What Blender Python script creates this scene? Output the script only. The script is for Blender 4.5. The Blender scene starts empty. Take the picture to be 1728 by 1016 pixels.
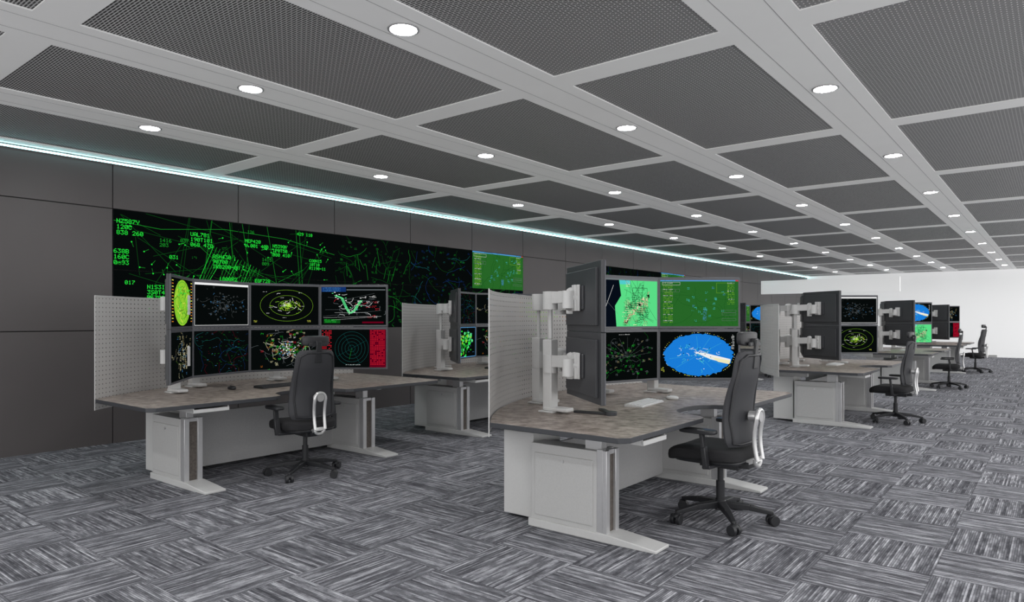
import bpy, math, random
from math import sin, cos, pi, radians, sqrt, floor
from mathutils import Vector

scene = bpy.context.scene
COL = scene.collection
try:
    scene.view_settings.view_transform = 'Standard'
    scene.view_settings.look = 'None'
except Exception:
    pass

# ------------------------------------------------------------------ materials
def new_mat(name):
    m = bpy.data.materials.new(name)
    m.use_nodes = True
    nt = m.node_tree
    return m, nt, nt.nodes['Principled BSDF'], nt.nodes['Material Output']

def mth(nt, op, a, b=None, c=None):
    n = nt.nodes.new('ShaderNodeMath'); n.operation = op
    for i, val in enumerate((a, b, c)):
        if val is None: continue
        if isinstance(val, (int, float)): n.inputs[i].default_value = val
        else: nt.links.new(val, n.inputs[i])
    return n.outputs[0]

def mixc(nt, fac, a, b):
    n = nt.nodes.new('ShaderNodeMix'); n.data_type = 'RGBA'
    for idx, val in ((0, fac), (6, a), (7, b)):
        if isinstance(val, (int, float)): n.inputs[idx].default_value = val
        elif isinstance(val, tuple): n.inputs[idx].default_value = (*val, 1) if len(val) == 3 else val
        else: nt.links.new(val, n.inputs[idx])
    return n.outputs[2]

def coords(nt, kind='Object'):
    tc = nt.nodes.new('ShaderNodeTexCoord')
    s = nt.nodes.new('ShaderNodeSeparateXYZ')
    nt.links.new(tc.outputs[kind], s.inputs[0])
    return s.outputs[0], s.outputs[1], s.outputs[2], tc.outputs[kind]

def solid(name, col, rough=0.5, metal=0.0, var=0.12, scale=25.0, spec=None, bump=0.0, glow=0.0):
    m, nt, bs, out = new_mat(name)
    x, y, z, vec = coords(nt)
    no = nt.nodes.new('ShaderNodeTexNoise'); no.inputs['Scale'].default_value = scale
    no.inputs['Detail'].default_value = 3
    nt.links.new(vec, no.inputs['Vector'])
    d = tuple(c * (1 - var) for c in col); l = tuple(min(1, c * (1 + var)) for c in col)
    nt.links.new(mixc(nt, no.outputs['Fac'], d, l), bs.inputs['Base Color'])
    bs.inputs['Roughness'].default_value = rough
    bs.inputs['Metallic'].default_value = metal
    if spec is not None: bs.inputs['Specular IOR Level'].default_value = spec
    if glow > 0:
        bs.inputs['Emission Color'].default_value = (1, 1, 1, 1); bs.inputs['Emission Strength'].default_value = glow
    if bump > 0:
        b = nt.nodes.new('ShaderNodeBump'); b.inputs['Strength'].default_value = bump
        nt.links.new(no.outputs['Fac'], b.inputs['Height']); nt.links.new(b.outputs[0], bs.inputs['Normal'])
    return m

def emis(name, col, strength=1.0):
    m, nt, bs, out = new_mat(name)
    nt.nodes.remove(bs)
    e = nt.nodes.new('ShaderNodeEmission')
    e.inputs[0].default_value = (*col, 1); e.inputs[1].default_value = strength
    nt.links.new(e.outputs[0], out.inputs[0])
    return m

def mat_carpet():
    m, nt, bs, out = new_mat('carpet_tiles')
    x, y, z, vec = coords(nt)
    T = 0.62; RW = 0.0138
    tx = mth(nt, 'DIVIDE', x, T); ty = mth(nt, 'DIVIDE', y, T)
    ix = mth(nt, 'FLOOR', tx); iy = mth(nt, 'FLOOR', ty)
    chk = mth(nt, 'FLOORED_MODULO', mth(nt, 'ADD', ix, iy), 2.0)
    inv = mth(nt, 'SUBTRACT', 1.0, chk)
    a = mth(nt, 'ADD', mth(nt, 'MULTIPLY', x, chk), mth(nt, 'MULTIPLY', y, inv))
    b = mth(nt, 'ADD', mth(nt, 'MULTIPLY', y, chk), mth(nt, 'MULTIPLY', x, inv))
    cmb = nt.nodes.new('ShaderNodeCombineXYZ')
    nt.links.new(ix, cmb.inputs[0]); nt.links.new(iy, cmb.inputs[1])
    wn = nt.nodes.new('ShaderNodeTexWhiteNoise'); nt.links.new(cmb.outputs[0], wn.inputs['Vector'])
    rnd = wn.outputs['Value']
    row = mth(nt, 'FLOOR', mth(nt, 'DIVIDE', b, RW))
    v2 = nt.nodes.new('ShaderNodeCombineXYZ')
    nt.links.new(mth(nt, 'MULTIPLY', a, 5.0), v2.inputs[0]); nt.links.new(mth(nt, 'MULTIPLY', row, 3.37), v2.inputs[1])
    nt.links.new(mth(nt, 'MULTIPLY', rnd, 40.0), v2.inputs[2])
    n1 = nt.nodes.new('ShaderNodeTexNoise'); n1.inputs['Scale'].default_value = 1.0; n1.inputs['Detail'].default_value = 3
    n1.inputs['Roughness'].default_value = 0.6
    nt.links.new(v2.outputs[0], n1.inputs['Vector'])
    v3 = nt.nodes.new('ShaderNodeCombineXYZ')
    nt.links.new(row, v3.inputs[0]); nt.links.new(ix, v3.inputs[1]); nt.links.new(iy, v3.inputs[2])
    w2 = nt.nodes.new('ShaderNodeTexWhiteNoise'); nt.links.new(v3.outputs[0], w2.inputs['Vector'])
    fib = nt.nodes.new('ShaderNodeTexNoise'); fib.inputs['Scale'].default_value = 120.0
    nt.links.new(vec, fib.inputs['Vector'])
    big = nt.nodes.new('ShaderNodeTexNoise'); big.inputs['Scale'].default_value = 5.0
    nt.links.new(vec, big.inputs['Vector'])
    s = mth(nt, 'ADD', mth(nt, 'MULTIPLY', n1.outputs['Fac'], 0.62), mth(nt, 'MULTIPLY', w2.outputs['Value'], 0.16))
    s = mth(nt, 'ADD', s, mth(nt, 'MULTIPLY', fib.outputs['Fac'], 0.12))
    s = mth(nt, 'ADD', s, mth(nt, 'MULTIPLY', big.outputs['Fac'], 0.08))
    s = mth(nt, 'ADD', s, mth(nt, 'MULTIPLY', rnd, 0.02))
    rp = nt.nodes.new('ShaderNodeValToRGB')
    cr = rp.color_ramp
    cr.elements[0].position = 0.36; cr.elements[0].color = (0.070, 0.071, 0.082, 1)
    cr.elements[1].position = 0.68; cr.elements[1].color = (0.62, 0.625, 0.665, 1)
    e = cr.elements.new(0.50); e.color = (0.195, 0.197, 0.217, 1)
    nt.links.new(s, rp.inputs[0])
    fr = mth(nt, 'FRACT', mth(nt, 'DIVIDE', b, RW))
    gro = mth(nt, 'GREATER_THAN', fr, 0.74)
    fx = mth(nt, 'FRACT', tx); fy = mth(nt, 'FRACT', ty)
    ed = mth(nt, 'MINIMUM', mth(nt, 'MINIMUM', fx, mth(nt, 'SUBTRACT', 1.0, fx)), mth(nt, 'MINIMUM', fy, mth(nt, 'SUBTRACT', 1.0, fy)))
    seam = mth(nt, 'LESS_THAN', ed, 0.006)
    dark = mth(nt, 'MAXIMUM', mth(nt, 'MULTIPLY', gro, 0.64), mth(nt, 'MULTIPLY', seam, 0.45))
    nt.links.new(mixc(nt, dark, rp.outputs[0], (0.040, 0.040, 0.048)), bs.inputs['Base Color'])
    bs.inputs['Roughness'].default_value = 0.95
    bs.inputs['Specular IOR Level'].default_value = 0.1
    return m

def mat_perf_ceiling():
    m, nt, bs, out = new_mat('slotted_ceiling_metal')
    x, y, z, vec = coords(nt)
    px, py = 0.060, 0.020
    iy = mth(nt, 'FLOOR', mth(nt, 'DIVIDE', y, py))
    off = mth(nt, 'MULTIPLY', mth(nt, 'FLOORED_MODULO', iy, 2.0), 0.5)
    fx = mth(nt, 'ABSOLUTE', mth(nt, 'SUBTRACT', mth(nt, 'FRACT', mth(nt, 'ADD', mth(nt, 'DIVIDE', x, px), off)), 0.5))
    fy = mth(nt, 'ABSOLUTE', mth(nt, 'SUBTRACT', mth(nt, 'FRACT', mth(nt, 'DIVIDE', y, py)), 0.5))
    h = mth(nt, 'MULTIPLY', mth(nt, 'LESS_THAN', fx, 0.44), mth(nt, 'LESS_THAN', fy, 0.29))
    nt.links.new(mixc(nt, h, (0.60, 0.60, 0.60), (0.045, 0.045, 0.045)), bs.inputs['Base Color'])
    bs.inputs['Roughness'].default_value = 0.6
    return m

def mat_perf_sheet():
    m, nt, bs, out = new_mat('perforated_pale_sheet')
    u, v, w, vec = coords(nt, 'UV')
    pu, pv = 0.056, 0.044
    fx = mth(nt, 'MULTIPLY', mth(nt, 'SUBTRACT', mth(nt, 'FRACT', mth(nt, 'DIVIDE', u, pu)), 0.5), pu)
    fy = mth(nt, 'MULTIPLY', mth(nt, 'SUBTRACT', mth(nt, 'FRACT', mth(nt, 'DIVIDE', v, pv)), 0.5), pv)
    r = mth(nt, 'SQRT', mth(nt, 'ADD', mth(nt, 'MULTIPLY', fx, fx), mth(nt, 'MULTIPLY', fy, fy)))
    h = mth(nt, 'LESS_THAN', r, 0.0062)
    bs.inputs['Base Color'].default_value = (0.56, 0.55, 0.54, 1)
    bs.inputs['Roughness'].default_value = 0.45
    tr = nt.nodes.new('ShaderNodeBsdfTransparent')
    mx = nt.nodes.new('ShaderNodeMixShader')
    nt.links.new(h, mx.inputs[0]); nt.links.new(bs.outputs[0], mx.inputs[1]); nt.links.new(tr.outputs[0], mx.inputs[2])
    nt.links.new(mx.outputs[0], out.inputs[0])
    return m

def mat_laminate():
    m, nt, bs, out = new_mat('taupe_stone_laminate')
    x, y, z, vec = coords(nt)
    n1 = nt.nodes.new('ShaderNodeTexNoise'); n1.inputs['Scale'].default_value = 11; n1.inputs['Detail'].default_value = 9
    n1.inputs['Roughness'].default_value = 0.7
    nt.links.new(vec, n1.inputs['Vector'])
    rp = nt.nodes.new('ShaderNodeValToRGB')
    rp.color_ramp.elements[0].position = 0.36; rp.color_ramp.elements[0].color = (0.135, 0.108, 0.092, 1)
    rp.color_ramp.elements[1].position = 0.66; rp.color_ramp.elements[1].color = (0.43, 0.37, 0.33, 1)
    nt.links.new(n1.outputs['Fac'], rp.inputs[0]); nt.links.new(rp.outputs[0], bs.inputs['Base Color'])
    bs.inputs['Roughness'].default_value = 0.5
    return m

M = {}
M['carpet'] = mat_carpet()
M['perfceil'] = mat_perf_ceiling()
M['perf'] = mat_perf_sheet()
M['lam'] = mat_laminate()
M['beam'] = solid('white_ceiling_metal_added_glow', (0.68, 0.68, 0.68), 0.6, var=0.05, scale=1.5, glow=0.13)  # small emission added to brighten the beams, which are no lamps
M['line'] = solid('ceiling_joint', (0.42, 0.42, 0.43), 0.7)
M['whitewall'] = solid('white_wall_paint_added_glow', (0.92, 0.92, 0.92), 0.7, var=0.02, scale=2, glow=0.30)  # plain painted wall; its glow is added to keep it bright
M['wall'] = solid('dark_grey_wall_panel', (0.104, 0.094, 0.095), 0.45, var=0.10, scale=1.2)
M['gap'] = solid('wall_joint_shadow', (0.01, 0.01, 0.01), 0.9)
M['edge'] = solid('dark_edge_band', (0.045, 0.048, 0.055), 0.4)
M['cab'] = solid('light_grey_powder_coat', (0.55, 0.55, 0.545), 0.5, var=0.12, scale=160)
M['cab2'] = solid('pale_grey_coat', (0.63, 0.63, 0.625), 0.4, var=0.04, scale=60)
M['panel'] = solid('grey_modesty_coat', (0.42, 0.42, 0.425), 0.55, var=0.16, scale=140)
M['strip'] = solid('speckled_vent_strip', (0.10, 0.085, 0.075), 0.7, var=0.75, scale=55)
M['alu'] = solid('brushed_aluminium', (0.60, 0.60, 0.61), 0.3, 0.5, var=0.05)
M['chrome'] = solid('satin_aluminium', (0.72, 0.72, 0.72), 0.30, 0.7, var=0.03)
M['arm'] = solid('white_arm_plastic', (0.60, 0.60, 0.595), 0.4, var=0.03)
M['mon'] = solid('charcoal_monitor_plastic', (0.040, 0.042, 0.047), 0.45, var=0.08)
M['bez'] = solid('slate_monitor_bezel', (0.075, 0.078, 0.090), 0.35, var=0.05)
M['blk'] = solid('black_chair_plastic', (0.020, 0.021, 0.024), 0.42, var=0.1)
M['fab'] = solid('black_woven_fabric', (0.018, 0.018, 0.020), 0.9, var=0.5, scale=180, bump=0.15)
M['shell'] = solid('charcoal_back_mesh', (0.034, 0.035, 0.040), 0.6, var=0.3, scale=200)
M['key'] = solid('white_keycaps', (0.75, 0.75, 0.76), 0.4)
M['lens'] = emis('downlight_lens', (1.0, 1.0, 1.0), 160.0)
M['led'] = emis('teal_led', (0.42, 0.98, 1.0), 13.0)

COLORS = {
 'black': (0.002, 0.003, 0.003), 'green': (0.02, 0.78, 0.05), 'mgreen': (0.01, 0.26, 0.02), 'dgreen': (0.004, 0.07, 0.008),
 'fgreen': (0.02, 0.13, 0.02), 'lime': (0.10, 0.72, 0.24), 'yel': (0.75, 0.78, 0.10), 'ygreen': (0.26, 0.58, 0.03), 'olive': (0.06, 0.15, 0.01),
 'white': (0.85, 0.85, 0.85), 'grey': (0.16, 0.18, 0.19), 'blue': (0.006, 0.030, 0.14), 'lblue': (0.08, 0.30, 0.62),
 'sky': (0.010, 0.20, 0.68), 'cyan': (0.08, 0.60, 0.60), 'red': (0.62, 0.015, 0.03), 'dred': (0.12, 0.0, 0.01), 'cream': (0.85, 0.8, 0.5),
 'dteal': (0.003, 0.06, 0.06), 'teal': (0.01, 0.12, 0.12), 'orange': (0.7, 0.22, 0.02), 'navy': (0.002, 0.004, 0.009), 'tan': (0.40, 0.34, 0.18)}
_em = {}
def em(c):
    if c not in _em: _em[c] = emis('display_' + c, COLORS[c], 1.0)
    return _em[c]

# ------------------------------------------------------------------ mesh builder
class MB:
    def __init__(s): s.v = []; s.f = []; s.m = []
    def add(s, vs, fs, mi=0):
        o = len(s.v); s.v += [tuple(v) for v in vs]
        for f in fs: s.f.append([i + o for i in f]); s.m.append(mi)
    def box(s, x0, x1, y0, y1, z0, z1, mi=0):
        s.add([(x0,y0,z0),(x1,y0,z0),(x1,y1,z0),(x0,y1,z0),(x0,y0,z1),(x1,y0,z1),(x1,y1,z1),(x0,y1,z1)],
              [(3,2,1,0),(4,5,6,7),(0,1,5,4),(1,2,6,5),(2,3,7,6),(3,0,4,7)], mi)
    def prism(s, poly, z0, z1, mi=0, side=None, bottom=None):
        n = len(poly)
        vs = [(x,y,z0) for x,y in poly] + [(x,y,z1) for x,y in poly]
        s.add(vs, [list(range(n, 2*n))], mi)
        s.add(vs, [list(range(n))[::-1]], mi if bottom is None else bottom)
        s.add(vs, [(i,(i+1)%n,n+(i+1)%n,n+i) for i in range(n)], mi if side is None else side)
    def extr(s, pts, d, mi=0):
        n = len(pts); d = Vector(d)
        vs = [Vector(p) for p in pts]; vs += [p + d for p in vs]
        s.add(vs, [list(range(n))[::-1], list(range(n, 2*n))] + [(i,(i+1)%n,n+(i+1)%n,n+i) for i in range(n)], mi)
    def bar(s, p0, p1, w, h, mi=0, w1=None, h1=None):
        p0 = Vector(p0); p1 = Vector(p1); d = (p1-p0).normalized()
        up = Vector((0,0,1))
        if abs(d.z) > 0.95: up = Vector((1,0,0))
        sd = d.cross(up).normalized(); up = sd.cross(d).normalized()
        w1 = w if w1 is None else w1; h1 = h if h1 is None else h1
        vs = []
        for p, a, b in ((p0,w,h),(p1,w1,h1)):
            for i,j in ((-1,-1),(1,-1),(1,1),(-1,1)): vs.append(p + sd*(i*a/2) + up*(j*b/2))
        s.add(vs, [(0,1,2,3),(7,6,5,4),(0,4,5,1),(1,5,6,2),(2,6,7,3),(3,7,4,0)], mi)
    def cyl(s, p0, p1, r0, r1=None, seg=16, mi=0):
        r1 = r0 if r1 is None else r1
        p0 = Vector(p0); p1 = Vector(p1); d = (p1-p0).normalized()
        a = Vector((0,0,1)) if abs(d.z) < 0.9 else Vector((1,0,0))
        u = d.cross(a).normalized(); w = d.cross(u)
        vs = []
        for p, r in ((p0,r0),(p1,r1)):
            for i in range(seg):
                t = 2*pi*i/seg; vs.append(p + u*(r*cos(t)) + w*(r*sin(t)))
        fs = [(i,(i+1)%seg,seg+(i+1)%seg,seg+i) for i in range(seg)]
        fs += [list(range(seg))[::-1], list(range(seg,2*seg))]
        s.add(vs, fs, mi)
    def tube(s, path, r, seg=10, closed=False, mi=0, flat=1.0):
        P = [Vector(p) for p in path]; n = len(P); vs = []
        prev = None
        for i in range(n):
            if closed: d = (P[(i+1)%n]-P[i-1]).normalized()
            else: d = (P[min(i+1,n-1)]-P[max(i-1,0)]).normalized()
            if prev is None:
                a = Vector((1,0,0)) if abs(d.x) < 0.9 else Vector((0,1,0))
                u = (a - d*a.dot(d)).normalized()
            else: u = (prev - d*prev.dot(d)).normalized()
            prev = u; w = d.cross(u)
            for k in range(seg):
                t = 2*pi*k/seg; vs.append(P[i] + u*(r*flat*cos(t)) + w*(r*sin(t)))
        fs = []
        m = n if closed else n-1
        for i in range(m):
            for k in range(seg):
                j = (i+1) % n
                fs.append((i*seg+k, i*seg+(k+1)%seg, j*seg+(k+1)%seg, j*seg+k))
        if not closed: fs += [list(range(seg))[::-1], [(n-1)*seg+k for k in range(seg)]]
        s.add(vs, fs, mi)
    def sell(s, c, r, e1=0.4, e2=0.4, nu=24, nv=12, mi=0, rot=None):
        def pw(a, e): return math.copysign(abs(a)**e, a)
        vs = []
        for j in range(nv+1):
            ph = -pi/2 + pi*j/nv
            for i in range(nu):
                th = 2*pi*i/nu
                p = Vector((r[0]*pw(cos(ph),e1)*pw(cos(th),e2), r[1]*pw(cos(ph),e1)*pw(sin(th),e2), r[2]*pw(sin(ph),e1)))
                if rot: p = rot(p)
                vs.append(p + Vector(c))
        fs = []
        for j in range(nv):
            for i in range(nu):
                fs.append((j*nu+i, j*nu+(i+1)%nu, (j+1)*nu+(i+1)%nu, (j+1)*nu+i))
        s.add(vs, fs, mi)
    def mesh(s, name, mats):
        me = bpy.data.meshes.new(name)
        me.from_pydata(s.v, [], s.f)
        for m in mats: me.materials.append(m)
        me.polygons.foreach_set('material_index', s.m)
        me.update()
        return me
    def obj(s, name, parent=None, mats=(), bevel=0.0, smooth=True, loc=(0,0,0), rz=0.0, bseg=2, ang=35):
        me = s.mesh(name, mats)
        import bmesh
        bm = bmesh.new(); bm.from_mesh(me)
        bmesh.ops.remove_doubles(bm, verts=bm.verts, dist=1e-6)
        bmesh.ops.recalc_face_normals(bm, faces=bm.faces)
        bm.to_mesh(me); bm.free()
        if smooth:
            me.polygons.foreach_set('use_smooth', [True]*len(me.polygons))
            try: me.set_sharp_from_angle(angle=radians(ang))
            except Exception: pass
        ob = bpy.data.objects.new(name, me); COL.objects.link(ob)
        ob.location = loc; ob.rotation_euler = (0,0,rz)
        if parent: ob.parent = parent
        if bevel > 0:
            b = ob.modifiers.new('bevel','BEVEL'); b.width = bevel; b.segments = bseg; b.limit_method = 'ANGLE'; b.angle_limit = radians(40)
        return ob

def empty(name, loc, rz=0, label=None, cat=None, group=None):
    e = bpy.data.objects.new(name, None); COL.objects.link(e)
    e.location = loc; e.rotation_euler = (0,0,rz); e.empty_display_size = 0.2
    if label: e['label'] = label
    if cat: e['category'] = cat
    if group: e['group'] = group
    return e

def clone(o, parent=None):
    n = o.copy(); COL.objects.link(n)
    if parent: n.parent = parent
    for c in list(o.children): clone(c, n)
    return n

# ------------------------------------------------------------------ display graphics
FONT = {'0':'3E5149453E','1':'00427F4000','2':'4261514946','3':'2141454B31','4':'1814127F10','5':'2745454539','6':'3C4A494930','7':'0171090503',
'8':'3649494936','9':'064949291E','A':'7E1111117E','B':'7F49494936','C':'3E41414122','D':'7F4141221C','E':'7F49494941','F':'7F09090901','G':'3E4149497A',
'H':'7F0808087F','I':'00417F4100','J':'2040413F01','K':'7F08142241','L':'7F40404040','M':'7F020C027F','N':'7F0408107F','O':'3E4141413E','P':'7F09090906',
'Q':'3E4151215E','R':'7F09192946','S':'4649494931','T':'01017F0101','U':'3F4040403F','V':'1F2040201F','W':'3F4038403F','X':'6314081463','Y':'0708700807',
'Z':'6151494543','-':'0808080808','.':'0060600000'}

class CV:
    """flat picture shown on a display, drawn as thin coloured shapes"""
    LT = 1.0
    def __init__(s, w, h, bg='black', ox=0.0, oz=0.0):
        s.w=w; s.h=h; s.v=[]; s.f=[]; s.c=[]; s.n=0; s.ox=ox; s.oz=oz
        s.rect(ox,oz,w,h,bg,0)
    def _poly(s, pts, c, L):
        s.n += 1
        y = L*0.0007 + s.n*1.0e-6
        o = len(s.v)
        s.v += [(x-s.ox-s.w/2, -y, z-s.oz) for x,z in pts]
        s.f.append(list(range(o,o+len(pts)))); s.c.append(c)
    def clip(s, pts):
        x0,z0,x1,z1 = s.ox,s.oz,s.ox+s.w,s.oz+s.h
        for ax,lim,sg in ((0,x0,1),(0,x1,-1),(1,z0,1),(1,z1,-1)):
            out=[]
            for i in range(len(pts)):
                a=pts[i-1]; b=pts[i]; da=(a[ax]-lim)*sg; db=(b[ax]-lim)*sg
                if (da>=0)!=(db>=0):
                    t=da/(da-db); out.append((a[0]+(b[0]-a[0])*t, a[1]+(b[1]-a[1])*t))
                if db>=0: out.append(b)
            pts=out
            if len(pts)<3: return None
        return pts
    def poly(s, pts, c, L=1):
        p = s.clip(pts)
        if p: s._poly(p,c,L)
    def rect(s,x,z,w,h,c,L=1): s.poly([(x,z),(x+w,z),(x+w,z+h),(x,z+h)],c,L)
    def line(s,x1,z1,x2,z2,t,c,L=2):
        t*=CV.LT
        dx,dz=x2-x1,z2-z1; l=sqrt(dx*dx+dz*dz)
        if l<1e-6: return
        nx,nz=-dz/l*t/2,dx/l*t/2
        s.poly([(x1+nx,z1+nz),(x1-nx,z1-nz),(x2-nx,z2-nz),(x2+nx,z2+nz)],c,L)
    def path(s,pts,t,c,L=2):
        for a,b in zip(pts,pts[1:]): s.line(*a,*b,t,c,L)
    def ring(s,cx,cz,rx,rz,t,c,n=40,L=2):
        P=[(cx+rx*cos(2*pi*i/n),cz+rz*sin(2*pi*i/n)) for i in range(n+1)]; s.path(P,t,c,L)
    def disc(s,cx,cz,rx,rz,c,n=40,L=1): s.poly([(cx+rx*cos(2*pi*i/n),cz+rz*sin(2*pi*i/n)) for i in range(n)],c,L)
    def frame(s,x,z,w,h,t,c,L=2):
        s.rect(x,z,w,t,c,L); s.rect(x,z+h-t,w,t,c,L); s.rect(x,z,t,h,c,L); s.rect(x+w-t,z,t,h,c,L)
    def text(s,x,z,st,px,c,L=3):
        for ch in st:
            g=FONT.get(ch)
            if g:
                for k in range(5):
                    b=int(g[2*k:2*k+2],16); r=0
                    while r<7:
                        if b>>r&1:
                            e=r
                            while e<7 and b>>e&1: e+=1
                            s.rect(x+k*px, z+(7-e)*px, px*1.02, (e-r)*px, c, L); r=e
                        else: r+=1
            x+=6*px
    def greek(s,rng,x,z,rows,px,c,n=6):
        for r in range(rows):
            xx=x
            for k in range(n):
                if rng.random()<.8: s.rect(xx,z-r*px*2.2,px*rng.uniform(.5,1.0),px*rng.choice((.6,1.0)),c,3)
                xx+=px*1.5
    def walk(s,rng,x,z,n,st,t,c,turn=.9,L=2):
        a=rng.uniform(0,2*pi); P=[(x,z)]
        for i in range(n):
            a+=rng.uniform(-turn,turn); x+=st*cos(a); z+=st*sin(a)*.8; P.append((x,z))
        s.path(P,t,c,L)
    def mesh(s,name='screen_picture'):
        me=bpy.data.meshes.new(name); me.from_pydata(s.v,[],s.f)
        cs=sorted(set(s.c))
        for c in cs: me.materials.append(em(c))
        me.polygons.foreach_set('material_index',[cs.index(c) for c in s.c]); me.update()
        return me

CV.LT=.62
W0,H0=0.79,0.465
def scr_yellow_radar():
    r=random.Random(1); c=CV(W0,H0,'black')
    for i in range(14):
        c.rect(.01,H0-.03-i*.03,.06,.008,'orange' if i%2 else 'yel'); c.rect(W0-.07,H0-.03-i*.03,.06,.008,'orange' if i%3 else 'yel')
    c.disc(W0/2,H0/2,.31,.225,'ygreen',L=1)
    for k in (.07,.14,.21,.27): c.ring(W0/2,H0/2,k,k*.76,.007,'mgreen')
    for i in range(46): c.walk(r,W0/2+r.uniform(-.2,.2),H0/2+r.uniform(-.14,.14),5,.03,.012,r.choice(('mgreen','olive','olive','yel','green')))
    return c.mesh()
def scr_dots():
    r=random.Random(2); c=CV(W0,H0)
    c.frame(.004,.004,W0-.008,H0-.008,.004,'white'); c.rect(.006,H0-.028,W0-.012,.022,'white')
    for i in range(90): c.greek(r,r.gauss(W0*.5,.15),r.gauss(H0*.5,.08),r.choice((1,2)),.0050,r.choice(('grey','lblue','grey','grey')),3)
    for i in range(10): c.walk(r,W0*.5+r.uniform(-.2,.2),H0*.5+r.uniform(-.1,.1),8,.02,.0016,'grey')
    return c.mesh()
def scr_rings():
    r=random.Random(3); c=CV(W0,H0)
    cx,cz=W0*.52,H0*.5
    for k in (.10,.2,.31): c.ring(cx,cz,k,k*.6,.0030,'ygreen')
    for i in range(60):
        a=r.uniform(0,6.3); d=abs(r.gauss(0,.09)); c.walk(r,cx+d*cos(a),cz+d*.6*sin(a),4,.012,.006,r.choice(('yel','ygreen','ygreen','ygreen','white')))
    c.disc(cx+.02,cz,.03,.02,'ygreen')
    for i in range(10): c.greek(r,r.uniform(.12,.6),r.uniform(.08,.4),1,.006,'white',5)
    c.greek(r,.03,.05,2,.006,'yel',5); c.greek(r,.65,.05,2,.006,'yel',5)
    return c.mesh()
def scr_white_map():
    r=random.Random(4); c=CV(W0,H0)
    c.rect(0,H0-.06,W0*.38,.06,'blue'); c.greek(r,.02,H0-.015,4,.006,'lblue',24); c.rect(W0*.39,H0-.04,W0*.6,.010,'grey')
    P=[(.17,.36),(.25,.33),(.31,.20),(.35,.14),(.40,.17),(.45,.25),(.49,.30)]
    for q in (-.012,0,.012): c.path([(x+q,z) for x,z in P],.012,'lime')
    for i in range(24):
        x,z=r.choice(P); c.rect(x+r.uniform(-.06,.05),z+r.uniform(-.04,.04),.018,.008,r.choice(('white','white','lime','cyan')))
    for i in range(8): c.line(r.uniform(.0,.3),r.uniform(.05,.38),r.uniform(.4,.78),r.uniform(.1,.4),.0022,r.choice(('white','grey','grey')))
    for i in range(34): c.walk(r,r.gauss(.42,.17),r.gauss(.24,.08),5,.014,.005,r.choice(('white','white','grey','red')),.6)
    for i in range(9): c.greek(r,r.uniform(.55,.68),r.uniform(.1,.36),2,.007,r.choice(('red','white','red')),5)
    c.rect(.03,.02,.2,.05,'dgreen'); c.greek(r,.04,.06,3,.006,'green',16); c.rect(.5,.02,.26,.02,'dred')
    return c.mesh()
def scr_multi():
    r=random.Random(5); c=CV(W0,H0)
    for i in range(50): c.walk(r,r.gauss(.4,.14),r.gauss(.23,.1),6,.014,.004,r.choice(('tan','cream','grey','olive','tan')))
    for i in range(50): c.greek(r,r.gauss(.4,.17),r.gauss(.25,.12),2,.007,r.choice(('cream','tan','lblue')),4)
    return c.mesh()
def scr_blue_lines():
    r=random.Random(6); c=CV(W0,H0,'black')
    for i in range(30): c.walk(r,r.uniform(0,W0),r.uniform(0,H0),12,.028,.0028,r.choice(('blue','blue','blue','teal','dred','dgreen')),.7)
    for i in range(80): c.greek(r,r.uniform(.02,W0-.05),r.uniform(.03,H0-.02),1,.005,r.choice(('teal','teal','mgreen','mgreen','dred','lblue')),3)
    return c.mesh()
def scr_dense():
    r=random.Random(7); c=CV(W0,H0)
    for i in range(70): c.walk(r,r.gauss(.4,.17),r.gauss(.23,.11),7,.02,.003,r.choice(('grey','grey','mgreen','white','olive','cream')),.5)
    for i in range(110): c.greek(r,r.gauss(.4,.21),r.gauss(.25,.12),2,.0055,r.choice(('white','cream','mgreen','green','yel','orange','red')),4)
    for i in range(70): c.disc(r.gauss(.42,.05),r.gauss(.24,.04),.008,.006,r.choice(('grey','white','mgreen','lblue')),8)
    c.rect(.68,.01,.08,.02,'green')
    return c.mesh()
def scr_red():
    r=random.Random(8); c=CV(W0,H0)
    c.rect(.59,0,.20,H0,'dred',.5)
    for x,nn,q in ((.01,6,.7),(.60,9,.88)):
        for i in range(24):
            for k in range(nn):
                if r.random()<q: c.rect(x+k*.020,H0-.02-i*.018,.013,.008,'red')
    c.disc(W0*.47,H0*.5,.215,.215,'black',L=1.4)
    for k in range(1,6): c.ring(W0*.47,H0*.5,k*.041,k*.041,.003,'teal')
    for i in range(4):
        a=i*pi/2+.5; c.line(W0*.47,H0*.5,W0*.47+.2*cos(a),H0*.5+.2*sin(a),.002,'teal')
    c.line(W0*.47,H0*.5,W0*.47-.03,.1,.004,'mgreen')
    c.greek(r,.3,.03,1,.006,'white',20)
    return c.mesh()
def scr_green_map():
    r=random.Random(9); c=CV(W0,H0,'navy')
    c.poly([(.24,0),(.22,.20),(.30,.30),(.27,H0),(W0,H0),(W0,0)],'lime',.5)
    c.rect(.28,H0-.055,.14,.05,'cyan'); c.rect(0,H0-.015,W0,.015,'grey')
    for i in range(30): c.line(r.uniform(.33,.70),r.uniform(0,H0),r.uniform(.33,.78),r.uniform(0,H0),.004,'black')
    for i in range(70): c.greek(r,.42+r.uniform(-.11,.20),r.gauss(.20,.10)*.9,3,.009,r.choice(('black','tan','navy','black','cream')),4)
    for i in range(24):
        x=.35+.014*i; c.poly([(x+r.uniform(-.03,.03),.04+.012*i+r.uniform(-.03,.04)) for _ in range(4)],r.choice(('tan','black','cream','tan')),1.2)
    c.line(.02,.02,.20,.40,.005,'white'); c.line(.05,.3,.26,.12,.003,'grey'); c.greek(r,.02,.42,6,.006,'grey',9)
    c.frame(.45,.22,.2,.16,.004,'black')
    return c.mesh()
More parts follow.
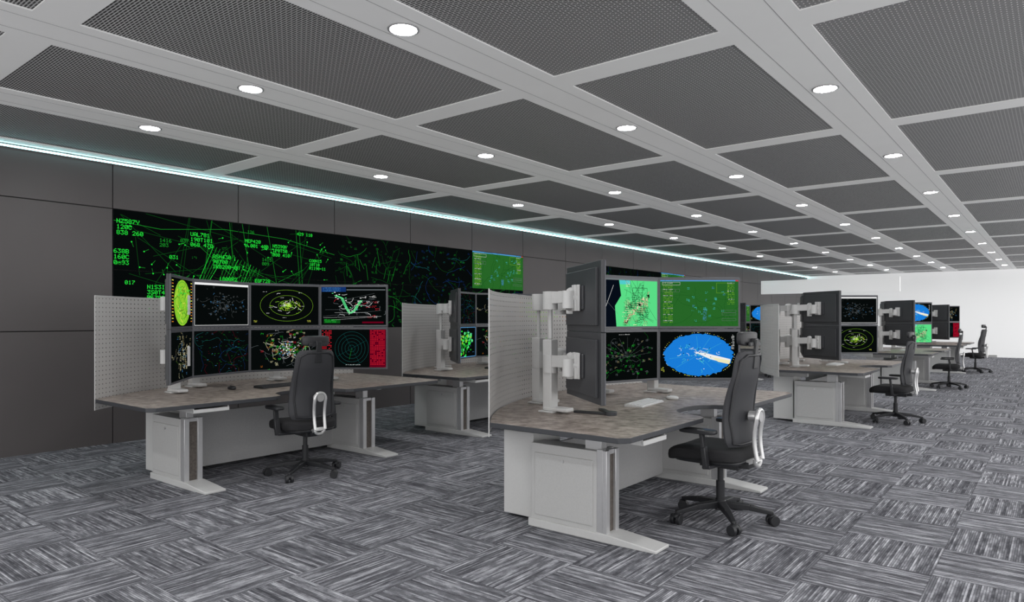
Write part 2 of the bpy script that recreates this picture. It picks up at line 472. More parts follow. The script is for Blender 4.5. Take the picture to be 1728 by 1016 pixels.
def scr_green_table(w=W0,h=H0,sd=10):
    r=random.Random(sd); c=CV(w,h,'fgreen'); k=w/W0
    c.rect(0,h-.012*k,w,.012*k,'lblue'); c.rect(w-.03*k,h-.012*k,.03*k,.012*k,'red')
    for i in range(26): c.walk(r,r.uniform(0,w),r.uniform(0,h),10,.05*k,.003*k,'dgreen',.7)
    for i in range(26): c.greek(r,.03*k,h*.93-i*h*.034,1,.006*k,'ygreen' if i%4 else 'white',11)
    for i in range(4): c.frame((.02+.045*i)*k,h-.12*k,.04*k,.03*k,.0015*k,'grey')
    c.frame(.02*k,h-.05*k,.18*k,.03*k,.0015*k,'white')
    c.frame(w*.72,h*.72,w*.15,h*.22,.0015*k,'ygreen')
    for i in range(24): c.greek(r,w*r.uniform(.30,.86),h*r.uniform(.12,.85),2,.0060*k,r.choice(('cyan','lblue','cyan')),3)
    for i in range(14): c.greek(r,w*.86,h*.93-i*h*.035,1,.006*k,'white' if i%5==0 else 'ygreen',8)
    for i in range(12): c.greek(r,w*.55,h*.12+i*.01,1,.005*k,'lblue',5)
    for z in (.30,.24,.12): c.frame(w*.79,h*z,w*.18,h*.05,.0015*k,'grey')
    return c.mesh()
def scr_dark_radar():
    r=random.Random(11); c=CV(W0,H0)
    for i in range(9):
        a=.2+i*.34; c.line(.38,.22,.38+.33*cos(a),.22+.2*sin(a),.0014,'grey')
    for i in range(14): c.walk(r,r.uniform(.1,.7),r.uniform(.05,.4),7,.03,.0018,r.choice(('mgreen','grey','dgreen')))
    for i in range(90): c.greek(r,r.uniform(.06,.7),r.uniform(.05,.40),2,.0050,r.choice(('grey','mgreen','mgreen','green','tan','grey')),4)
    c.greek(r,.27,.44,1,.006,'white',16)
    return c.mesh()
def scr_blue_circle():
    r=random.Random(12); c=CV(W0,H0); cx,cz=W0*.49,H0*.5
    P=[]
    for i in range(96):
        a=i*2*pi/96; k=1+r.choice((0,0,.035,-.03)); P.append((cx+.345*k*cos(a),cz+.212*k*sin(a)))
    c.poly(P,'sky',1)
    for i in range(70):
        a=r.uniform(0,6.28); c.rect(cx+.36*cos(a),cz+.222*sin(a),.006,.004,r.choice(('yel','yel','white')))
    c.poly([(cx-.05,cz+.03),(cx+.05,cz+.022),(cx+.325,cz-.045),(cx+.31,cz-.095),(cx+.12,cz-.045)],'white',2.2)
    c.poly([(cx+.12,cz-.02),(cx+.325,cz-.060),(cx+.31,cz-.095),(cx+.2,cz-.072)],'cream',2.4)
    for i in range(30):
        a=r.uniform(0,6.28); d=r.uniform(0,.9); c.walk(r,cx+.30*d*cos(a),cz+.19*d*sin(a),4,.013,.005,r.choice(('white','cyan','white')))
        c.rect(cx+.30*d*cos(a)+.02,cz+.19*d*sin(a),.009,.007,r.choice(('white','cyan','navy')),L=2.5)
    for i in range(7):
        a=r.uniform(0,6.28); c.line(cx,cz,cx+.3*cos(a),cz+.19*sin(a),.002,'cyan')
    c.greek(r,W0-.07,.43,10,.007,'white',3); c.greek(r,.01,.1,4,.006,'yel',4)
    return c.mesh()
def scr_green_cluster():
    r=random.Random(13); c=CV(W0,H0)
    for i in range(90): c.disc(r.gauss(.4,.12),r.gauss(.23,.09),r.uniform(.01,.04),r.uniform(.01,.03),r.choice(('green','lime','mgreen','ygreen','mgreen')),7)
    for i in range(20): c.greek(r,r.uniform(.03,.7),r.uniform(.05,.42),1,.008,'lblue',4)
    c.frame(.0,.0,W0,H0,.008,'lblue',3)
    return c.mesh()
S={k:f() for k,f in dict(yr=scr_yellow_radar,dots=scr_dots,rings=scr_rings,wm=scr_white_map,multi=scr_multi,bl=scr_blue_lines,dense=scr_dense,
   red=scr_red,gm=scr_green_map,gt=scr_green_table,dr=scr_dark_radar,bc=scr_blue_circle,gc=scr_green_cluster).items()}

# ------------------------------------------------------------------ room
WX=-9.49; YE=34.64; XR=3.0; YB=-3.0; ZC=3.63
def struct(ob): ob['kind']='structure'; return ob

b=MB(); b.box(WX-.12,XR,YB,YE+.1,-.1,0); struct(b.obj('floor',None,[M['carpet']],smooth=False))
b=MB()
b.box(WX-.12,XR,YB,YE+.1,ZC+.010,ZC+.12,1)
xs=[-9.51+1.976*i for i in range(7)]
ys=[4.835+3.16*k for k in range(-2,10)]
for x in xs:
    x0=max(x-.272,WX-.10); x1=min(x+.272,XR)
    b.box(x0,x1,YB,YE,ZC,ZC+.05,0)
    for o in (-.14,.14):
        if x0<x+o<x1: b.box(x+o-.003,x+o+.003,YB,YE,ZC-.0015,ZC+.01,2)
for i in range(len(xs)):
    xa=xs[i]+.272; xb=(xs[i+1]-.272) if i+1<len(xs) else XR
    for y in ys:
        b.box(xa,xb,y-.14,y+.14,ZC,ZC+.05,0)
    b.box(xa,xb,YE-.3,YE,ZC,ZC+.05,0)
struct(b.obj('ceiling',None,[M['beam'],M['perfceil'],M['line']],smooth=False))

b=MB(); b.box(WX-.12,WX-.015,YB,YE,0,ZC+.01,1)
P=1.72
k=-5
while True:
    y0=3.638+P*k; y1=y0+P
    if y0>=YE: break
    yy0=max(y0,YB)+.006; yy1=min(y1,YE)-.006
    if yy1>yy0:
        for z0,z1 in ((0,1.444),(1.456,3.010),(3.022,ZC)):
            if z0>1 and z0<3 and (0<=k<=4 or 7<=k<=9): continue
            b.box(WX-.015,WX,yy0,yy1,z0,z1,0)
    k+=1
struct(b.obj('wall_left',None,[M['wall'],M['gap']],smooth=False))
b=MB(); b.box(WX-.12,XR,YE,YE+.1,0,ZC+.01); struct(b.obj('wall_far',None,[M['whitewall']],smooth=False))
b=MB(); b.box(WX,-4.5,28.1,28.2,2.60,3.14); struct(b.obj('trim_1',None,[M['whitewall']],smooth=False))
b=MB(); b.box(WX+.001,-2,YE-.015,YE,0,.10); struct(b.obj('baseboard_far',None,[M['cab']],smooth=False))

r=empty('led_light_strip',(WX,YB,ZC-.045),label='long glowing teal LED strip running along the dark wall',cat='light')
b=MB(); b.box(.0,.02,0,YE-YB,.0,.035,0); b.obj('mounting_channel',r,[M['wall']],smooth=False)
b=MB(); b.box(.02,.028,0,YE-YB,.006,.025,0); b.obj('light_diffuser',r,[M['led']],smooth=False)

dl=empty('ceiling_downlight',(xs[1],3.255,ZC),label='round recessed white ceiling downlight, switched on',cat='light',group='ceiling downlights')
b=MB()
seg=28; vs=[];fs=[]
prof=[(.112,0.0),(.112,-.007),(.097,-.010),(.089,-.002)]
for i in range(seg):
    t=2*pi*i/seg
    for rr,z in prof: vs.append((rr*cos(t),rr*sin(t),z))
for i in range(seg):
    j=(i+1)%seg
    for q in range(3): fs.append((i*4+q,j*4+q,j*4+q+1,i*4+q+1))
b.add(vs,fs); b.obj('trim_ring',dl,[M['panel']])
b=MB(); b.cyl((0,0,-.001),(0,0,-.005),.090,seg=28); b.obj('lens',dl,[M['lens']],smooth=False)
for i in range(1,7):
    for j in range(-1,10):
        y=3.255+3.16*j
        if i==1 and j==0: continue
        if xs[i]>0.5 and j>3: continue
        n=clone(dl); n.location=(xs[i],y,ZC)

# ------------------------------------------------------------------ video wall
def big_map(c,seed):
    r=random.Random(77)
    for i in range(26):
        c.line(r.uniform(0,3.44),r.uniform(0,1.57),r.uniform(0,3.44),r.uniform(0,1.57),.005,'dgreen')
    for i in range(12):
        x=r.uniform(.2,3.3); c.line(x,0,x+r.uniform(-.3,.3),1.57,.005,r.choice(('mgreen','dgreen')))
    for i in range(16):
        c.line(1.0+.06*i,.40+.06*(i%5),1.34+.048*i,1.20-.02*i,.006,'mgreen' if i%4 else 'green')
    for i in range(12): c.line(1.1+.16*i,1.2-.06*i,2.2+.08*i,.3+.08*i,.005,'mgreen' if i%4==0 else 'dgreen')
    c.path([(0,1.42),(.6,1.36),(1.5,1.45),(2.5,1.40),(3.44,1.22)],.006,'mgreen')
    for i in range(80):
        x=.1+3.25*r.random(); z=.06+1.4*r.random(); a=r.uniform(0,6.28)
        c.disc(x,z,.010,.010,'green',8,L=2.4); c.line(x,z,x+.07*cos(a),z+.07*sin(a),.005,r.choice(('green','mgreen')))
    for i in range(26): c.greek(r,r.uniform(.8,3.2),r.uniform(.1,1.3),2,.009,'mgreen',5)
    def T(y,z,rows,p=.0125,cc='green'):
        p*=.58
        x=y-3.638; zz=z-1.45
        for i,t in enumerate(rows): c.text(x,zz-i*9.2*p,t,p,cc)
    T(3.68,2.84,['NZ587Y','120C','838 260'],.0138)
    T(3.645,2.45,['638B','160C','0-93'],.0138)
    T(4.22,2.64,['1416','203'],.0118,'mgreen'); T(4.50,2.66,['037'],.0118,'mgreen'); T(4.35,2.42,['031'],.0125,'green')
    T(3.66,2.30,['085'],.0118,'mgreen'); T(3.78,2.05,['017'],.0125,'green')
    T(4.64,2.76,['UAL781','190T101','068 470'],.0135)
    T(5.46,2.74,['MEP420','U.001 400'],.0125); T(5.50,2.88,['126'],.0110,'mgreen')
    T(5.74,2.48,['1415','009'],.0118,'mgreen'); T(5.92,2.70,['N539GY','1P0T50','080 410'],.0125)
    T(4.96,2.47,['ASH430','90T00','IR8280-08'],.0135); T(5.06,2.15,['1808R2','140T100','088 200'],.0135)
    T(5.62,2.15,['EGF728','140T40','639 180'],.0125); T(6.58,2.52,['CO0N15','10T10','R1190-11'],.0115)
    T(6.35,2.93,['429 110'],.0120); T(4.06,2.00,['N1S3IX','3S0T45','R6780-77'],.0135)
def small_map(c,sd,cols,ox,fan=True,n=40):
    r=random.Random(sd)
    for i in range(n): c.walk(r,ox+r.uniform(0,1.72),r.uniform(0,1.57),9,.07,.0045,r.choice(cols),.5)
    for i in range(n+60): c.greek(r,ox+r.uniform(.02,1.6),r.uniform(.05,1.5),2,.009,r.choice(cols+['mgreen']),4)
    if fan:
        for i in range(12):
            x=ox+.25+.09*i; z=.85+r.uniform(-.05,.25); c.line(x,z,x+r.uniform(-.10,.10),z+r.uniform(.1,.3),.005,'mgreen')
def display_panel(k,row,fill):
    w=P-.012; h=.783-.010
    z0=1.45+.783*row+.005
    ox=P*k+.006; oz=.783*row+.005
    r=empty('video_wall_display',(WX-.002,3.638+P*k+P/2,z0),rz=pi/2,
            label='large flat display showing a radar map on dark wall',cat='screen',group='video wall displays')
    b=MB(); b.box(-w/2,w/2,-.008,.008,0,h); b.obj('housing',r,[M['blk']],smooth=False)
    c=fill(w,h,ox,oz)
    me=c.mesh('screen_picture') if isinstance(c,CV) else c
    o=bpy.data.objects.new('screen',me); COL.objects.link(o); o.parent=r; o.location=(0,-.0095,0)
    return r
CV.LT=1.0
def f_big(w,h,ox,oz):
    c=CV(w,h,'black',ox,oz); big_map(c,1); return c
def f_small(sd,cols,fan=True,bg='black',n=40):
    def f(w,h,ox,oz):
        c=CV(w,h,bg,ox,oz); small_map(c,sd,cols,ox,fan,n); return c
    return f
for row in (0,1):
    for k in (0,1): display_panel(k,row,f_big)
    display_panel(2,row,f_small(21,['dgreen','mgreen','dgreen','dgreen'],n=44))
    display_panel(3,row,f_small(22,['blue','blue','dgreen','teal','dgreen'],False,'black',46))
display_panel(4,1,lambda w,h,ox,oz: scr_green_table(w,h,31))
display_panel(4,0,f_small(25,['mgreen','blue','dgreen'],False))
for row in (0,1):
    display_panel(7,row,f_small(41,['blue','dgreen','dgreen'],False,'black'))
    display_panel(8,row,f_small(42,['blue','dgreen','dgreen'],False))
display_panel(9,1,lambda w,h,ox,oz: scr_green_table(w,h,33)); display_panel(9,0,f_small(43,['mgreen','dgreen'],False))

# ------------------------------------------------------------------ control desk (template)
MW=.84
YN=-.36
def desk_poly():
    pts=[(-.09,YN),(-.03,YN+.06)]
    pts+=[(-.03,.86)]
    cy,hw,dp=1.34,.40,.38
    for i in range(13):
        t=-1+2*i/12
        pts.append((-.03-.05-(dp-.05)*(1-abs(t)**3.2)**.6 if abs(t)<1 else -.08, cy+hw*t))
    pts+=[(-.03,1.82),(-.03,3.12),(-.11,3.2)]
    return pts
def back_arc(n=28):
    # leaves the near corner at 41 degrees and flattens out along the far side
    R=3.5; A=radians(41); cx=-1.17+R*cos(A); cy=YN+R*sin(A)
    ae=math.asin((3.2-cy)/R)
    out=[]
    for i in range(n+1):
        t=ae+(-A-ae)*i/n; out.append((cx-R*cos(t),cy+R*sin(t)))
    return out
ZT=.83
def build_pedestal(desk,y0):
    root=MB(); t=.17
    root.box(-1.06,-.47,y0,y0+t,.06,.645)
    leg=root.obj('leg_pedestal',desk,[M['cab']],bevel=.004)
    b=MB(); b.box(-1.02,-.50,y0-.010,y0+.002,.10,.575); b.obj('door',leg,[M['cab']],bevel=.003)
    b=MB(); b.cyl((-.76,y0-.010,.535),(-.76,y0-.018,.535),.012,seg=14); b.obj('lock',leg,[M['chrome']])
    b=MB()
    b.box(-.47,-.42,y0,y0+.03,.06,.66); b.box(-.47,-.42,y0+t-.03,y0+t,.06,.66)
    b.box(-.42,-.385,y0-.004,y0+.045,.05,.655); b.box(-.42,-.385,y0+t-.045,y0+t+.004,.05,.655)
    b.box(-.46,-.40,y0+.03,y0+t-.03,.62,.655)
    b.obj('column_frame',leg,[M['alu']],bevel=.003)
    b=MB(); b.box(-.45,-.405,y0+.035,y0+t-.035,.06,.62); b.obj('vent_strip',leg,[M['strip']],smooth=False)
    b=MB(); b.box(-.60,-.46,y0+.05,y0+t-.05,.60,.765); b.box(-.85,-.20,y0+.055,y0+t-.055,.765,.792)
    b.obj('lifting_column',leg,[M['alu']],bevel=.003)
    b=MB()
    b.extr([(-1.08,y0-.015,0),(-.38,y0-.015,0),(0,y0-.0,0),(0,y0-.0,.022),(-.36,y0-.015,.062),(-1.08,y0-.015,.062)],(0,t+.03,0))
    b.obj('foot',leg,[M['cab2']],bevel=.006)
    return leg
def build_desk(legoff):
    d=empty('control_desk',(0,0,0),label='curved console desk with taupe laminate top and light grey pedestals',cat='desk',group='control room desks')
    arc=back_arc()
    b=MB(); pts=desk_poly()+arc
    b.prism(pts,ZT-.038,ZT,0,side=1,bottom=1)
    b.obj('worktop',d,[M['lam'],M['edge']],bevel=.004,ang=30)
    for y in legoff: build_pedestal(d,y)
    y0,y1=legoff
    b=MB(); b.box(-1.0,-.975,y0+.17,y1,.05,.62); b.obj('modesty_panel',d,[M['panel']],smooth=False)
    b=MB(); b.box(-1.40,-1.10,y0+.08,y0+.45,.03,.70); b.obj('rear_cable_box',d,[M['cab2']],bevel=.004)
    b=MB(); b.box(-1.40,-1.10,y1-.25,y1+.12,.03,.70); b.obj('rear_cable_box',d,[M['cab2']],bevel=.004)
    b=MB(); b.box(-1.38,-.9,y0+.12,y0+.20,.70,.79); b.box(-1.5,-.9,y1-.02,y1+.06,.70,.79); b.box(-1.0,-.94,y0+.1,y1,.74,.79)
    b.obj('support_frame',d,[M['cab2']],bevel=.003)
    b=MB(); b.box(-.40,-.06,y0-.08,y0+.26,.742,.750); b.box(-.40,-.06,y0-.08,y0-.07,.742,.79); b.box(-.40,-.06,y0+.25,y0+.26,.742,.79); b.box(-.07,-.05,y0-.08,y0+.26,.742,.776)
    b.obj('pencil_tray',d,[M['cab2']],bevel=.003)
    arc=back_arc(48); L=0; vs=[];uv=[]
    prev=None
    for p in arc:
        if prev: L+=math.dist(p,prev)
        prev=p; q=(p[0]-.012,p[1]); vs+=[(q[0],q[1],.72),(q[0],q[1],1.82)]; uv+=[(L,0),(L,1.1)]
    fs=[(2*i,2*i+2,2*i+3,2*i+1) for i in range(len(arc)-1)]
    me=bpy.data.meshes.new('perforated_screen'); me.from_pydata(vs,[],fs); me.materials.append(M['perf'])
    ul=me.uv_layers.new(name='UVMap')
    for lp in me.loops: ul.data[lp.index].uv=uv[lp.vertex_index]
    me.polygons.foreach_set('use_smooth',[True]*len(me.polygons))
    o=bpy.data.objects.new('perforated_screen',me); COL.objects.link(o); o.parent=d
    b=MB(); A=[(p[0]-.012,p[1]) for p in arc]
    b.tube([(x,y,1.822) for x,y in A],.005,6); b.tube([(A[0][0],A[0][1],z) for z in (.72,1.82)],.005,6); b.tube([(A[-1][0],A[-1][1],z) for z in (.72,1.82)],.005,6)
    b.obj('screen_edge_trim',o,[M['arm']])
    return d

def seg_pose():
    x,y=-.395,-.03; out=[]
    for k in (51,17.5,-17.5,-51):
        a=pi/2+radians(k)
        nx,ny=x+MW*cos(a),y+MW*sin(a)
        out.append(((x+nx)/2,(y+ny)/2,a)); x,y=nx,ny
    return out
SEG=seg_pose()
HM=.520
def build_monitor(loc,rz,scr):
    r=empty('computer_monitor',loc,rz,label='wide flat monitor with slate bezel showing air traffic graphics',cat='monitor',group='desk monitors')
    o=bpy.data.objects.new('housing',HOUS); COL.objects.link(o); o.parent=r
    m=o.modifiers.new('bevel','BEVEL'); m.width=.004; m.segments=2; m.limit_method='ANGLE'
    o=bpy.data.objects.new('screen',S[scr]); COL.objects.link(o); o.parent=r; o.location=(0,-.0232,.024)
    return r
b=MB(); w=MW-.008
b.box(-w/2,w/2,-.022,-.008,.001,HM-.001,0); b.box(-w/2,w/2,-.008,.018,.001,HM-.001,1)
b.box(-w/2+.05,w/2-.05,.018,.040,.05,HM-.05,1); b.box(-.11,.11,.04,.052,HM/2-.09,HM/2+.09,1)
HOUS=b.mesh('housing',[M['bez'],M['mon']])

POSTS=[(-1.15,.38),(-1.58,.80),(-1.62,1.84),(-1.20,2.30)]
def build_arm(i):
    mx,my,a=SEG[i]; px,py=POSTS[i]
    bx,by=-sin(a),cos(a)
    r=empty('monitor_arm_stand',(px,py,ZT),label='white articulated double monitor arm on a column, clamped to desk',cat='monitor arm',group='monitor arms')
    tx,ty=mx+bx*.052-px,my+by*.052-py
    b=MB(); b.box(-.075,.075,-.075,.075,0,.016); b.extr([(-.03,-.065,.016),(.20,-.05,.016),(.20,.05,.016),(-.03,.065,.016)],(0,0,.030)); b.obj('base_plate',r,[M['arm']],bevel=.008)
    b=MB(); b.box(-.044,.044,-.050,.050,.016,.60); b.cyl((0,0,.60),(0,0,.95),.018); b.obj('post',r,[M['arm']],bevel=.008)
    for z in (.41,.93):
        arm=MB()
        L=sqrt(tx*tx+ty*ty); ex,ey=tx*.5+(-ty/L)*.09, ty*.5+(tx/L)*.09
        qx,qy=tx+bx*.080,ty+by*.080
        arm.cyl((0,0,z-.085),(0,0,z+.065),.062,seg=20)
        arm.bar((0,0,z+.01),(ex,ey,z+.02),.080,.095)
        arm.cyl((ex,ey,z-.12),(ex,ey,z+.065),.058,seg=20)
        arm.sell((ex,ey,z+.065),(.058,.058,.030),1,1,16,8)
        arm.bar((ex,ey,z-.070),(qx,qy,z-.035),.072,.070)
        arm.cyl((qx,qy,z-.08),(qx,qy,z+.055),.046,seg=18)
        arm.cyl((qx,qy,z),(tx+bx*.012,ty+by*.012,z),.038,seg=16)
        A=arm.obj('arm',r,[M['arm']],bevel=.008)
        p=MB()
        ux,uy=cos(a),sin(a); cx,cy=tx+bx*.006,ty+by*.006
        h=.10
        c1=[(cx+ux*s*.065,cy+uy*s*.065,z+q*h) for s,q in ((-1,-1),(1,-1),(1,1),(-1,1))]
        p.extr(c1,(bx*.014,by*.014,0)); p.extr([(x+bx*.014-(ux*s*.03),y+by*.014-(uy*s*.03),zz) for (x,y,zz),s in zip(c1,(-1,1,1,-1))],(bx*.022,by*.022,0))
        p.obj('mounting_plate',A,[M['arm']],bevel=.003)
    return r

def world(o,x0,y0):
    o.location=(o.location[0]+x0,o.location[1]+y0,o.location[2])

DESKT=build_desk((0.0,2.08))
ARMS=[build_arm(i) for i in range(4)]

def station(x0,y0,tops,bots,desk=None):
    d=desk or clone(DESKT); world(d,x0,y0)
    for i in range(4):
        a=clone(ARMS[i]); world(a,x0,y0)
        mx,my,ang=SEG[i]
        build_monitor((x0+mx,y0+my,.98),ang,bots[i]); build_monitor((x0+mx,y0+my,.98+HM+.001),ang,tops[i])

XA=-6.04; XB=-2.13
station(XA,2.97,['yr','dots','rings','wm'],['multi','bl','dense','red'],desk=build_desk((.12,2.24)))
station(XA,6.90,['dots','bl','multi','yr'],['gc','gc','dense','gc'])
station(XA,17.9,['bl','dense','gt','bc'],['yr','gc','dense','bl'])
station(XB,4.22,['bl','dots','gm','gt'],['multi','rings','dr','bc'])
station(XB,10.95,['bl','gt','gm','dots'],['rings','dr','dr','rings'])
station(XB,17.6,['gm','bc','gt','bc'],['dots','gm','gm','gm'])
station(XB,23.8,['red','wm','red','multi'],['wm','dense','wm','red'])
def kill(o):
    for c in list(o.children): kill(c)
    bpy.data.objects.remove(o)
kill(DESKT)
for a in ARMS: kill(a)

# ------------------------------------------------------------------ chair (faces -x)
def build_chair():
    c=empty('office_chair',(0,0,0),label='black high-back task chair with headrest and satin aluminium back loop',cat='chair',group='operator chairs')
    b=MB()
    b.cyl((0,0,.085),(0,0,.16),.052,.042,20)
    for k in range(5):
        a=radians(20+72*k); u=Vector((cos(a),sin(a),0))
        b.bar(u*.03+Vector((0,0,.125)),u*.21+Vector((0,0,.118)),.060,.054,0,.050,.042)
        b.bar(u*.205+Vector((0,0,.118)),u*.375+Vector((0,0,.088)),.050,.042,0,.034,.026)
    base=b.obj('star_base',c,[M['blk']],bevel=.006)
    for k in range(5):
        a=radians(20+72*k); u=Vector((cos(a),sin(a),0)); s=Vector((-sin(a+.6),cos(a+.6),0)); p=u*.370
        b=MB()
        for q in (-1,1):
            cc=p+s*(q*.024)+Vector((0,0,.038)); b.cyl(cc-s*.014,cc+s*.014,.038,seg=18)
        b.cyl(p+Vector((0,0,.038))-s*.02,p+Vector((0,0,.038))+s*.02,.012,seg=8)
        b.cyl(p+Vector((0,0,.05)),p+Vector((0,0,.095)),.010,seg=8)
        b.sell(p+Vector((0,0,.060)),(.033,.033,.025),1,1,14,8)
        b.obj('caster',base,[M['blk']],bevel=.003)
    b=MB(); b.cyl((0,0,.15),(0,0,.30),.032,seg=18); b.cyl((0,0,.28),(0,0,.44),.022,seg=18); b.cyl((0,0,.15),(0,0,.17),.038,seg=18); b.obj('gas_lift',c,[M['blk']])
    b=MB(); b.box(-.13,.17,-.080,.080,.410,.47); b.box(.02,.24,-.055,.055,.425,.475); b.cyl((-.03,-.16,.44),(-.03,.0,.44),.008,seg=8); b.box(-.05,-.01,-.20,-.15,.432,.448)
    b.obj('tilt_mechanism',c,[M['blk']],bevel=.010)
    b=MB(); b.sell((-.06,0,.518),(.285,.275,.060),.50,.42,36,14)
    b.v=[(x,y,z-.035*max(0,(-x-.18)/.15)**2+.012*(abs(y)/.26)**2) for x,y,z in b.v]
    seat=b.obj('seat',c,[M['fab']])
    b=MB(); b.sell((-.04,0,.478),(.26,.25,.024),.4,.4,32,8); b.obj('seat_pan',seat,[M['blk']])
    BH=.70
    def bx(t,s): return .205+.015*t+.040*t*t-.035*sin(pi*min(1,t*1.35))-.050*s*s
    def shape(t):
        w=.262-.055*t
        return w*(1-.16*abs(2*t-1)**12)
    b=MB(); nS,nT=14,24; vs=[]
    for side in (0,1):
        for j in range(nT+1):
            t=j/nT
            for i in range(nS+1):
                s=-1+2*i/nS; th=.040+.018*sin(pi*min(1,t*1.35))
                e=th*(1-.70*abs(s)**8)*(1-.6*abs(2*t-1)**12)
                vs.append((bx(t,s)+(e/2 if side else -e/2),s*shape(t),.59+BH*t-.008*s*s*(2*t-1)))
    n=(nS+1)*(nT+1); fs=[]
    for j in range(nT):
        for i in range(nS):
            q=j*(nS+1)+i; fs.append((q,q+1,q+nS+2,q+nS+1)); fs.append((n+q,n+q+nS+1,n+q+nS+2,n+q+1))
    for j in range(nT):
        q=j*(nS+1); fs.append((q,q+nS+1,n+q+nS+1,n+q)); q+=nS; fs.append((q,n+q,n+q+nS+1,q+nS+1))
    for i in range(nS):
        fs.append((i,n+i,n+i+1,i+1)); q=nT*(nS+1)+i; fs.append((q,q+1,n+q+1,n+q))
    b.add(vs,fs); back=b.obj('backrest',c,[M['shell']],ang=50)
    b=MB()
    pth=[]
    for t,s in ((.05,-.8),(.3,-.86),(.6,-.88),(.9,-.86),(.955,-.6),(.955,0),(.955,.6),(.9,.86),(.6,.88),(.3,.86),(.05,.8),(.03,.5),(.03,0),(.03,-.5)):
        pth.append((bx(t,s)+.020,s*shape(t),.59+BH*t))
    b.tube(pth,.011,8,closed=True); b.obj('back_frame',back,[M['blk']])
    b=MB()
    b.sell((.225,0,1.378),(.026,.150,.050),.35,.35,24,12)
    b.v=[(x-1.0*y*y,y,z-.12*(x-.225)) for x,y,z in b.v]
    hr=b.obj('headrest',c,[M['blk']])
    b=MB(); b.bar((.262,0,1.16),(.278,0,1.37),.08,.020,0,.05,.018); b.bar((.262,-.10,1.34),(.262,.10,1.34),.018,.03); b.box(.235,.280,-.03,.03,1.33,1.38)
    b.obj('headrest_bracket',hr,[M['blk']],bevel=.004)
    b=MB(); L=[]
    top=.80; bot=.50; X0=.300
    for i in range(13): a=pi*i/12; L.append((X0,.060*cos(a),top+.060*sin(a)))
    for i in range(7): t=i/6; L.append((X0-.02*sin(pi*t),-.060+.006*t,top-(top-bot)*t))
    for i in range(9): a=pi+pi*i/8; L.append((X0-.015,.054*cos(a),bot+.05*sin(a)))
    for i in range(7): t=1-i/6; L.append((X0-.02*sin(pi*t),.060-.006*t,top-(top-bot)*t))
    b.tube(L,.016,10,closed=True)
    b.bar((X0-.01,0,.50),(.18,0,.455),.11,.034,0,.10,.040)
    b.cyl((.225,0,.81),(X0+.012,0,.81),.038,seg=18)
    b.obj('back_support_loop',c,[M['chrome']],bevel=.003)['label']='satin aluminium oval loop'
    for s in (-1,1):
        b=MB()
        b.bar((.03,s*.07,.445),(.03,s*.320,.455),.060,.026)
        b.bar((.03,s*.310,.445),(.015,s*.320,.60),.055,.034); b.bar((.015,s*.320,.58),(.0,s*.320,.700),.046,.026)
        a=b.obj('armrest',c,[M['blk']],bevel=.005)
        b=MB(); b.sell((-.03,s*.318,.712),(.140,.050,.018),.4,.45,24,8); b.obj('armrest_pad',a,[M['blk']])
    return c
ch=build_chair()
place=[(-6.05,4.15,-6,1.0),(-5.95,8.25,0,.98),(-6.0,19.2,10,.98),(-2.10,5.27,-2,1.05),(-1.98,12.0,-4,.98),(-1.98,18.6,5,.96),(-1.95,24.6,-10,1.0)]
for i,(x,y,rz,sc) in enumerate(place):
    n=ch if i==0 else clone(ch)
    n.location=(x,y,0); n.rotation_euler=(0,0,radians(rz)); n.scale=(sc,sc,sc)

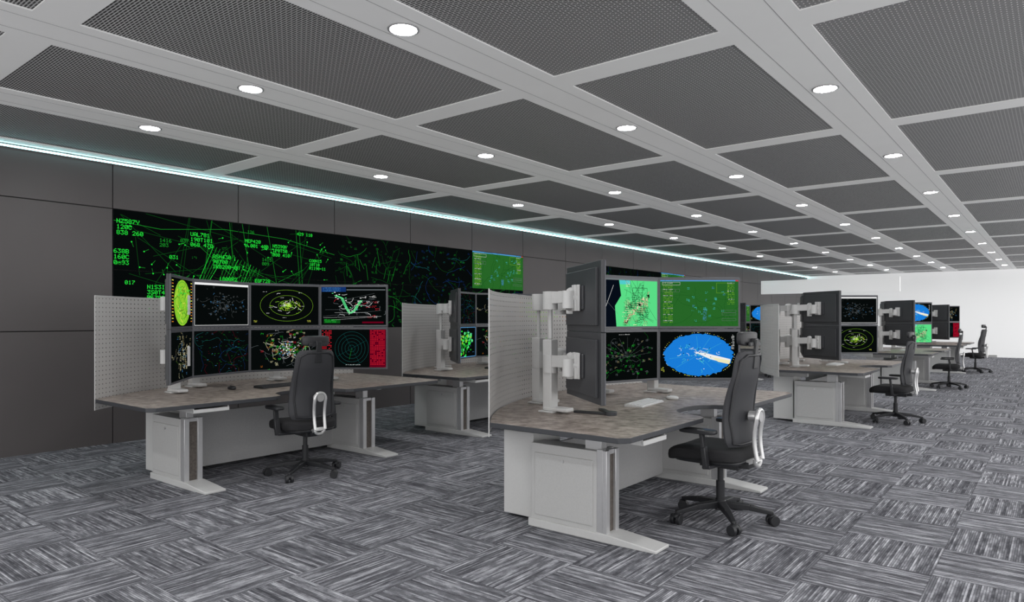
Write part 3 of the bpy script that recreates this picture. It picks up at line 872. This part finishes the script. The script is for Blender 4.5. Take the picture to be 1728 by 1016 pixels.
# ------------------------------------------------------------------ things on the desks
def build_keyboard(dark):
    r=empty('keyboard',(0,0,0),label=('black' if dark else 'white')+' computer keyboard lying on the desk',cat='keyboard')
    b=MB(); b.extr([(-.085,-.26,0),(.085,-.26,0),(.085,-.26,.012),(-.085,-.26,.026)],(0,.52,0)); b.obj('keyboard_body',r,[M['blk'] if dark else M['arm']],bevel=.003)
    b=MB()
    for i in range(5):
        for j in range(17):
            x=.066-i*.030; z=.012+(.085-x)*.082
            b.box(x-.012,x+.012,-.246+j*.029,-.246+j*.029+.024,z,z+.007)
    k=b.obj('keycaps',r,[M['mon'] if dark else M['key']],smooth=False); k['kind']='stuff'
    return r
def build_mouse(dark):
    r=empty('computer_mouse',(0,0,0),label=('black' if dark else 'white')+' computer mouse resting on the desk',cat='mouse')
    b=MB(); b.sell((0,0,.018),(.060,.035,.022),.8,.8,20,10); b.v=[(x,y,max(0,z)) for x,y,z in b.v]; b.obj('mouse_shell',r,[M['blk'] if dark else M['arm']])
    b=MB(); b.cyl((-.03,-.004,.036),(-.03,.004,.036),.007,seg=12); b.obj('scroll_wheel',r,[M['mon']])
    return r
def put(o,x,y,rz): o.location=(x,y,ZT); o.rotation_euler=(0,0,radians(rz))
put(build_keyboard(False),XB-.78,4.22+1.32,6); put(build_mouse(False),XB-.74,4.22+1.80,10)
put(build_keyboard(True),XA-.88,2.97+1.42,4); put(build_mouse(True),XA-.98,2.97+.92,0)
put(build_keyboard(False),XB-.78,12.25,0); put(build_mouse(False),XB-.75,12.75,0)
put(build_keyboard(True),XA-.78,8.2,0)
put(build_keyboard(False),XB-.78,18.9,0)
def build_dark_base():  # dark base shaped as a monitor foot
    r=empty('dark_forked_base',(0,0,0),label='flat black forked base lying on the worktop',cat='desk base')
    b=MB(); b.bar((-.16,-.10,.010),(.14,0,.010),.05,.018); b.bar((-.10,.16,.010),(.14,0,.010),.05,.018); b.obj('forked_base',r,[M['blk']],bevel=.004)
    b=MB(); b.cyl((.14,0,0),(.14,0,.03),.05,seg=20); b.obj('hub',r,[M['mon']],bevel=.004)
    return r
put(build_dark_base(),XB-.80,4.22+.55,-10)

# ------------------------------------------------------------------ world light, camera
w=bpy.data.worlds.new('world'); scene.world=w; w.use_nodes=True
bg=w.node_tree.nodes['Background']; bg.inputs[0].default_value=(1.0,0.99,0.985,1); bg.inputs[1].default_value=1.7  # ambient fill added through the right and rear sides left open

cam=bpy.data.cameras.new('camera'); co=bpy.data.objects.new('camera',cam); COL.objects.link(co)
co.location=(0,0,1.6); co.rotation_euler=(radians(90),0,math.atan2(923,1152))
cam.sensor_width=36; cam.sensor_fit='HORIZONTAL'; cam.lens=24; cam.shift_y=30/1728
cam.clip_end=200
scene.camera=co
